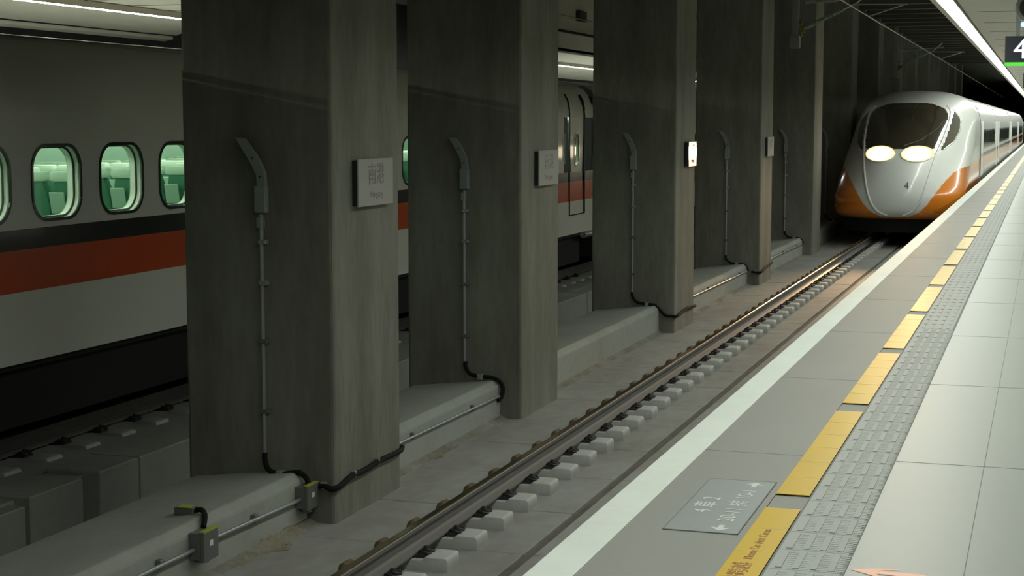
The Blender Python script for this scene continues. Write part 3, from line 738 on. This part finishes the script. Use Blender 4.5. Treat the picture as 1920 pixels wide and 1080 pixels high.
# ============================================================ ARRIVING TRAIN (right)
XC = -3.65; HW = 1.69
ar = thing('high_speed_train', 'arriving white train with orange chin and blazing headlights', 'train', (XC, 43, -1.25))
def lerp_tab(tab, z):
    if z <= tab[0][0]: return tab[0][1]
    for (a, va), (b_, vb) in zip(tab, tab[1:]):
        if z <= b_:
            t_ = (z-a)/(b_-a); return va+(vb-va)*t_
    return tab[-1][1]
def smooth_tab(tab):
    P = [Vector((a, v, 0)) for a, v in tab]; q = curve_pts(P, 10); return [(v.x, v.y) for v in q]
YT = smooth_tab([(-.80, 43.75), (-.74, 43.30), (-.6, 43.08), (-.35, 43.0), (0, 43.03), (.4, 43.2), (.8, 43.55), (1.1, 44.1), (1.5, 45.05), (1.9, 46.1), (2.2, 46.9), (2.42, 47.9), (2.58, 49.2), (2.66, 51.5)])
WT = smooth_tab([(-.80, 1.50), (-.7, 1.62), (-.5, 1.68), (0, 1.69), (1.0, 1.69), (1.6, 1.68), (1.9, 1.64), (2.15, 1.54), (2.35, 1.37), (2.49, 1.12), (2.60, .72), (2.66, .02)])
DT = smooth_tab([(-.80, 1.6), (-.3, 1.7), (0, 2.2), (.5, 3.6), (1.0, 4.9), (1.5, 5.2), (2.0, 4.8), (2.3, 4.2), (2.66, 1.5)])
YE = 53.0
def surf(a, z):      # a in [-1,1] across; returns point of the nose skin
    yt = lerp_tab(YT, z); w_ = lerp_tab(WT, z); d = lerp_tab(DT, z)
    s = abs(a); sg = 1 if a >= 0 else -1
    S0 = .62
    if s < S0:
        th = s/S0*pi/2
        e = 2/2.25
        x = w_*abs(sin(th))**e; y = yt + d*(1-abs(cos(th))**e)
    else:
        x = w_; y = yt+d+(YE-yt-d)*(s-S0)/(1-S0)
    return Vector((x*sg, y, z))
def zc(p):           # upper border of the orange paint
    x = abs(p.x); y = p.y
    if y < 46.5: return lerp_tab([(0, -.71), (.35, -.69), (.6, -.57), (.8, -.36), (1.0, -.06), (1.15, .16), (1.35, .40), (1.5, .50), (1.69, .56)], x)
    return .60
NA, NZ = 220, 190
zs = [-.80+3.46*(j/NZ) for j in range(NZ+1)]
pts = [[surf(-1+2*i/NA, z) for i in range(NA+1)] for z in zs]
def wscreen(p):
    if not (1.02 < p.z < 2.24): return False
    lim = lerp_tab([(1.0, .90), (1.2, .97), (1.5, 1.02), (1.8, 1.05), (1.95, 1.03), (2.1, .92), (2.2, .66), (2.26, .35)], p.z)
    return abs(p.x) < lim and p.y < 48.2
def swin(p):
    if not (.98 < p.z < 2.1): return False
    # pointed side window behind the pillar
    y0_ = lerp_tab([(.98, 45.0), (1.4, 45.5), (1.8, 46.4), (2.1, 47.6)], p.z)
    y1_ = lerp_tab([(.98, 44.7), (1.2, 45.8), (1.5, 46.9), (1.8, 47.6), (2.1, 47.7)], p.z)
    x0_ = lerp_tab([(1.0, .95), (1.2, 1.02), (1.5, 1.07), (1.8, 1.10), (1.95, 1.11), (2.1, 1.10)], p.z)+.05
    return abs(p.x) > x0_ and p.y < y1_
body = MB(); scr = MB(); sw = {-1: MB(), 1: MB()}
def N_(p): return Vector((p.x, 0, 0))
body.v = [(p.x, p.y-43, p.z+1.25) for row in pts for p in row]
for j in range(NZ):
    for i in range(NA):
        p = (pts[j][i]+pts[j+1][i+1]+pts[j+1][i]+pts[j][i+1])/4
        f = (j*(NA+1)+i, j*(NA+1)+i+1, (j+1)*(NA+1)+i+1, (j+1)*(NA+1)+i)
        if wscreen(p) or swin(p):
            tgt = scr if wscreen(p) else sw[1 if p.x > 0 else -1]
            tgt.add([body.v[q] for q in f], [(0, 1, 2, 3)])
        else:
            mi = 1 if (p.z < zc(p) and (p.y < 52.9)) else 0
            if p.y > 46 and p.z < .253-.0 and p.y > 51.0 and False: mi = 0
            body.f.append(f); body.mi.append(mi)
def weld(o):
    bm = bmesh.new(); bm.from_mesh(o.data); bmesh.ops.remove_doubles(bm, verts=bm.verts, dist=.0005)
    bmesh.ops.recalc_face_normals(bm, faces=bm.faces); bm.to_mesh(o.data); bm.free()
    for p in o.data.polygons: p.use_smooth = True
o = body.build('nose_shell', [M['paint'], M['orange']], ar); weld(o)
o = scr.build('windscreen', M['screen'], ar); weld(o)
for q in (-1, 1): o = sw[q].build('cab_side_window', M['screen'], ar); weld(o)
# outline of the side window
for s in (-1, 1):
    P = []
    for z in (2.08, 1.95, 1.8, 1.65, 1.5, 1.35, 1.2, 1.08, .99):
        yy = lerp_tab([(.98, 44.7), (1.2, 45.8), (1.5, 46.9), (1.8, 47.6), (2.1, 47.7)], z)
        lo, hi = 0, 1
        for _ in range(30):
            mid = (lo+hi)/2
            if surf(mid, z).y < yy: lo = mid
            else: hi = mid
        p = surf(lo, z); P.append((s*p.x, p.y-43, p.z+1.25))
    b = MB(); b.tube(curve_pts(P, 5), .022, 8); b.build('side_window_trim', M['glosswhite'], ar, smooth=True)
# ridge added along the lobe crease to stand for its highlight, both sides
for s in (-1, 1):
    b = MB(); P = []
    for z, x in [(2.16, .96), (2.0, 1.08), (1.8, 1.09), (1.5, 1.06), (1.2, 1.01), (1.0, .95), (.8, .90), (.5, .84), (.2, .77), (-.1, .69), (-.35, .59), (-.55, .43), (-.66, .2)]:
        # find surface point with that |x| at height z
        lo, hi = 0, .62
        for _ in range(30):
            mid = (lo+hi)/2
            if surf(mid, z).x < x: lo = mid
            else: hi = mid
        p = surf(lo, z); P.append((s*p.x, p.y-43, p.z+1.25))
    b.tube(curve_pts(P, 6), .032, 10); b.build('lobe_edge_highlight', M['glosswhite'], ar, smooth=True)
# headlamps: lens clusters let into the shell
def xsurf(x, z):
    lo, hi = 0, .62
    for _ in range(30):
        mid = (lo+hi)/2
        if surf(mid, z).x < abs(x): lo = mid
        else: hi = mid
    p = surf(lo, z); return Vector((x, p.y, z))
LZ = .90
for s in (-1, 1):
    cx = s*.47
    ring = []
    for q in range(28):
        a = 2*pi*q/28; x = cx+.40*cos(a); z = LZ+.20*sin(a)
        p = xsurf(x, z); ring.append(p+Vector((0, -.02, 0)))
    c0 = xsurf(cx, LZ)+Vector((0, -.10, 0)); lay = []
    for f_ in (1, .82, .6, .3):
        lay.append([xsurf(cx+(p.x-cx)*f_, LZ+(p.z-LZ)*f_)+Vector((0, -.02-.07*(1-f_*f_)**.5, 0)) for p in ring])
    b = MB(); vs = [p for l_ in lay for p in l_]+[c0]; fs = []
    for r_ in range(3): fs += [(r_*28+q, r_*28+(q+1) % 28, r_*28+28+(q+1) % 28, r_*28+28+q) for q in range(28)]
    fs += [(84+q, 84+(q+1) % 28, 112) for q in range(28)]
    b.add([(p.x, p.y-43, p.z+1.25) for p in vs], fs[:28], 1); b.f += fs[28:]; b.mi += [0]*len(fs[28:])
    hl = b.build('headlamp', [M['lamp'], M['lamphalo']], ar, smooth=True)
    b = MB(); b.tube([(p.x, p.y-43, p.z+1.25) for p in ring], .012, 8, closed=True); b.build('lamp_bezel', M['glosswhite'], hl, smooth=True)
    li = bpy.data.lights.new('headlight_beam', 'SPOT'); li.energy = 2400; li.color = (1, .62, .32); li.spot_size = radians(26); li.spot_blend = 1; li.shadow_soft_size = .15
    lo_ = bpy.data.objects.new('headlight_beam', li); C.objects.link(lo_); lo_.parent = ar
    lo_.location = (c0.x, c0.y-43-.05, c0.z+1.25)
    d = Vector((.0, -1, -.15)); lo_.rotation_euler = d.to_track_quat('-Z', 'Y').to_euler()
text_mesh('train_number', '4', .26, M['stencil'], ar, (.28, xsurf(.28, .1).y-43-.02, .1+1.25), (pi/2-.05, 0, .12), sx=.9)
# wiper
b = MB(); P = [xsurf(x, z)+Vector((0, -.03, 0)) for x, z in ((.1, 1.1), (.5, 1.25), (.85, 1.55), (.95, 1.75))]
b.tube([(p.x, p.y-43, p.z+1.25) for p in P], .012, 6); b.build('wiper', M['bezel'], ar)
# under-nose dark skirt
b = MB(); sk = []
for i in range(0, NA+1, 4):
    p = surf(-1+2*i/NA, -.74); sk.append((p.x*.93, p.y+.25))
n_ = len(sk); b.add([(x, y-43, .55) for x, y in sk]+[(x*.97, y-43+.15, .12) for x, y in sk], [(i, i+1, n_+i+1, n_+i) for i in range(n_-1)])
b.build('skirt', M['under'], ar, smooth=True)
b = MB()
for yy in (3.6, 6.1, 22, 24.5):
    for x in (-.75, .75): b.tube([(x-.06, yy, .45), (x+.06, yy, .45)], .43, 24)
b.box(-1.2, 1.2, 1.2, 27.5, .45, .9); b.build('bogie', M['under'], ar)
# straight car bodies behind the nose
sec = [(-1.5, -.8), (-1.69, -.5), (-1.69, 1.0), (-1.68, 1.6), (-1.64, 1.9), (-1.54, 2.15), (-1.37, 2.35), (-1.12, 2.49), (-.72, 2.60), (0, 2.66)]
sec = sec + [(-x, z) for x, z in sec[-2::-1]]
def car(ya, yb):
    b = MB(); n_ = len(sec)
    b.add([(x, ya-43, z+1.25) for x, z in sec]+[(x, yb-43, z+1.25) for x, z in sec], [(i, i+1, n_+i+1, n_+i) for i in range(n_-1)]+[tuple(range(n_)), tuple(range(n_, 2*n_))])
    b.build('car_body', M['paint'], ar, smooth=True)
    for s in (-1, 1):
        b = MB(); b.box(s*1.685, s*1.702, ya-43+.02, yb-43-.02, .253+1.25, .615+1.25); b.build('orange_stripe', M['orange'], ar)
        b = MB(); b.box(s*1.685, s*1.702, ya-43+.02, yb-43-.02, .615+1.25, .74+1.25); b.build('black_stripe', M['black'], ar)
        b = MB(); y = ya+3.2
        while y < yb-3.5:
            a = rrect(y-43, 1.18+1.25, .75, .62, .2); n2 = len(a); b.add([(s*1.699, p, q) for p, q in a], [tuple(range(n2))]); y += 1.08
        b.build('side_windows', M['sidewin'], ar)['kind'] = 'stuff'
        for yd in (ya+1.2, yb-1.2):
            b = MB(); b.tube([(s*1.70, yd-.45-43, .05+1.25), (s*1.70, yd-.45-43, 1.75+1.25)], .02, 6); b.tube([(s*1.70, yd+.45-43, .05+1.25), (s*1.70, yd+.45-43, 1.75+1.25)], .02, 6)
            b.build('door_frame', M['paint'], ar)
    b = MB(); b.box(-1.45, 1.45, ya-43+.3, yb-43-.3, .4, .5); b.build('underframe', M['under'], ar)
car(53.0, 70.6); car(71.2, 95.6); car(96.2, 120.6); car(121.2, 145)
for y in (70.6, 95.6, 120.6):
    b = MB(); b.box(-1.5, 1.5, y-43, y-43+.6, .6, 3.5); b.build('gangway_bellows', M['under'], ar)
b = MB()
sc = [(x*1.006, z) for x, z in sec]
b.tube([(x, 53.0-43, z+1.25) for x, z in sc], .014, 6); b.build('panel_seam', M['stencil'], ar)
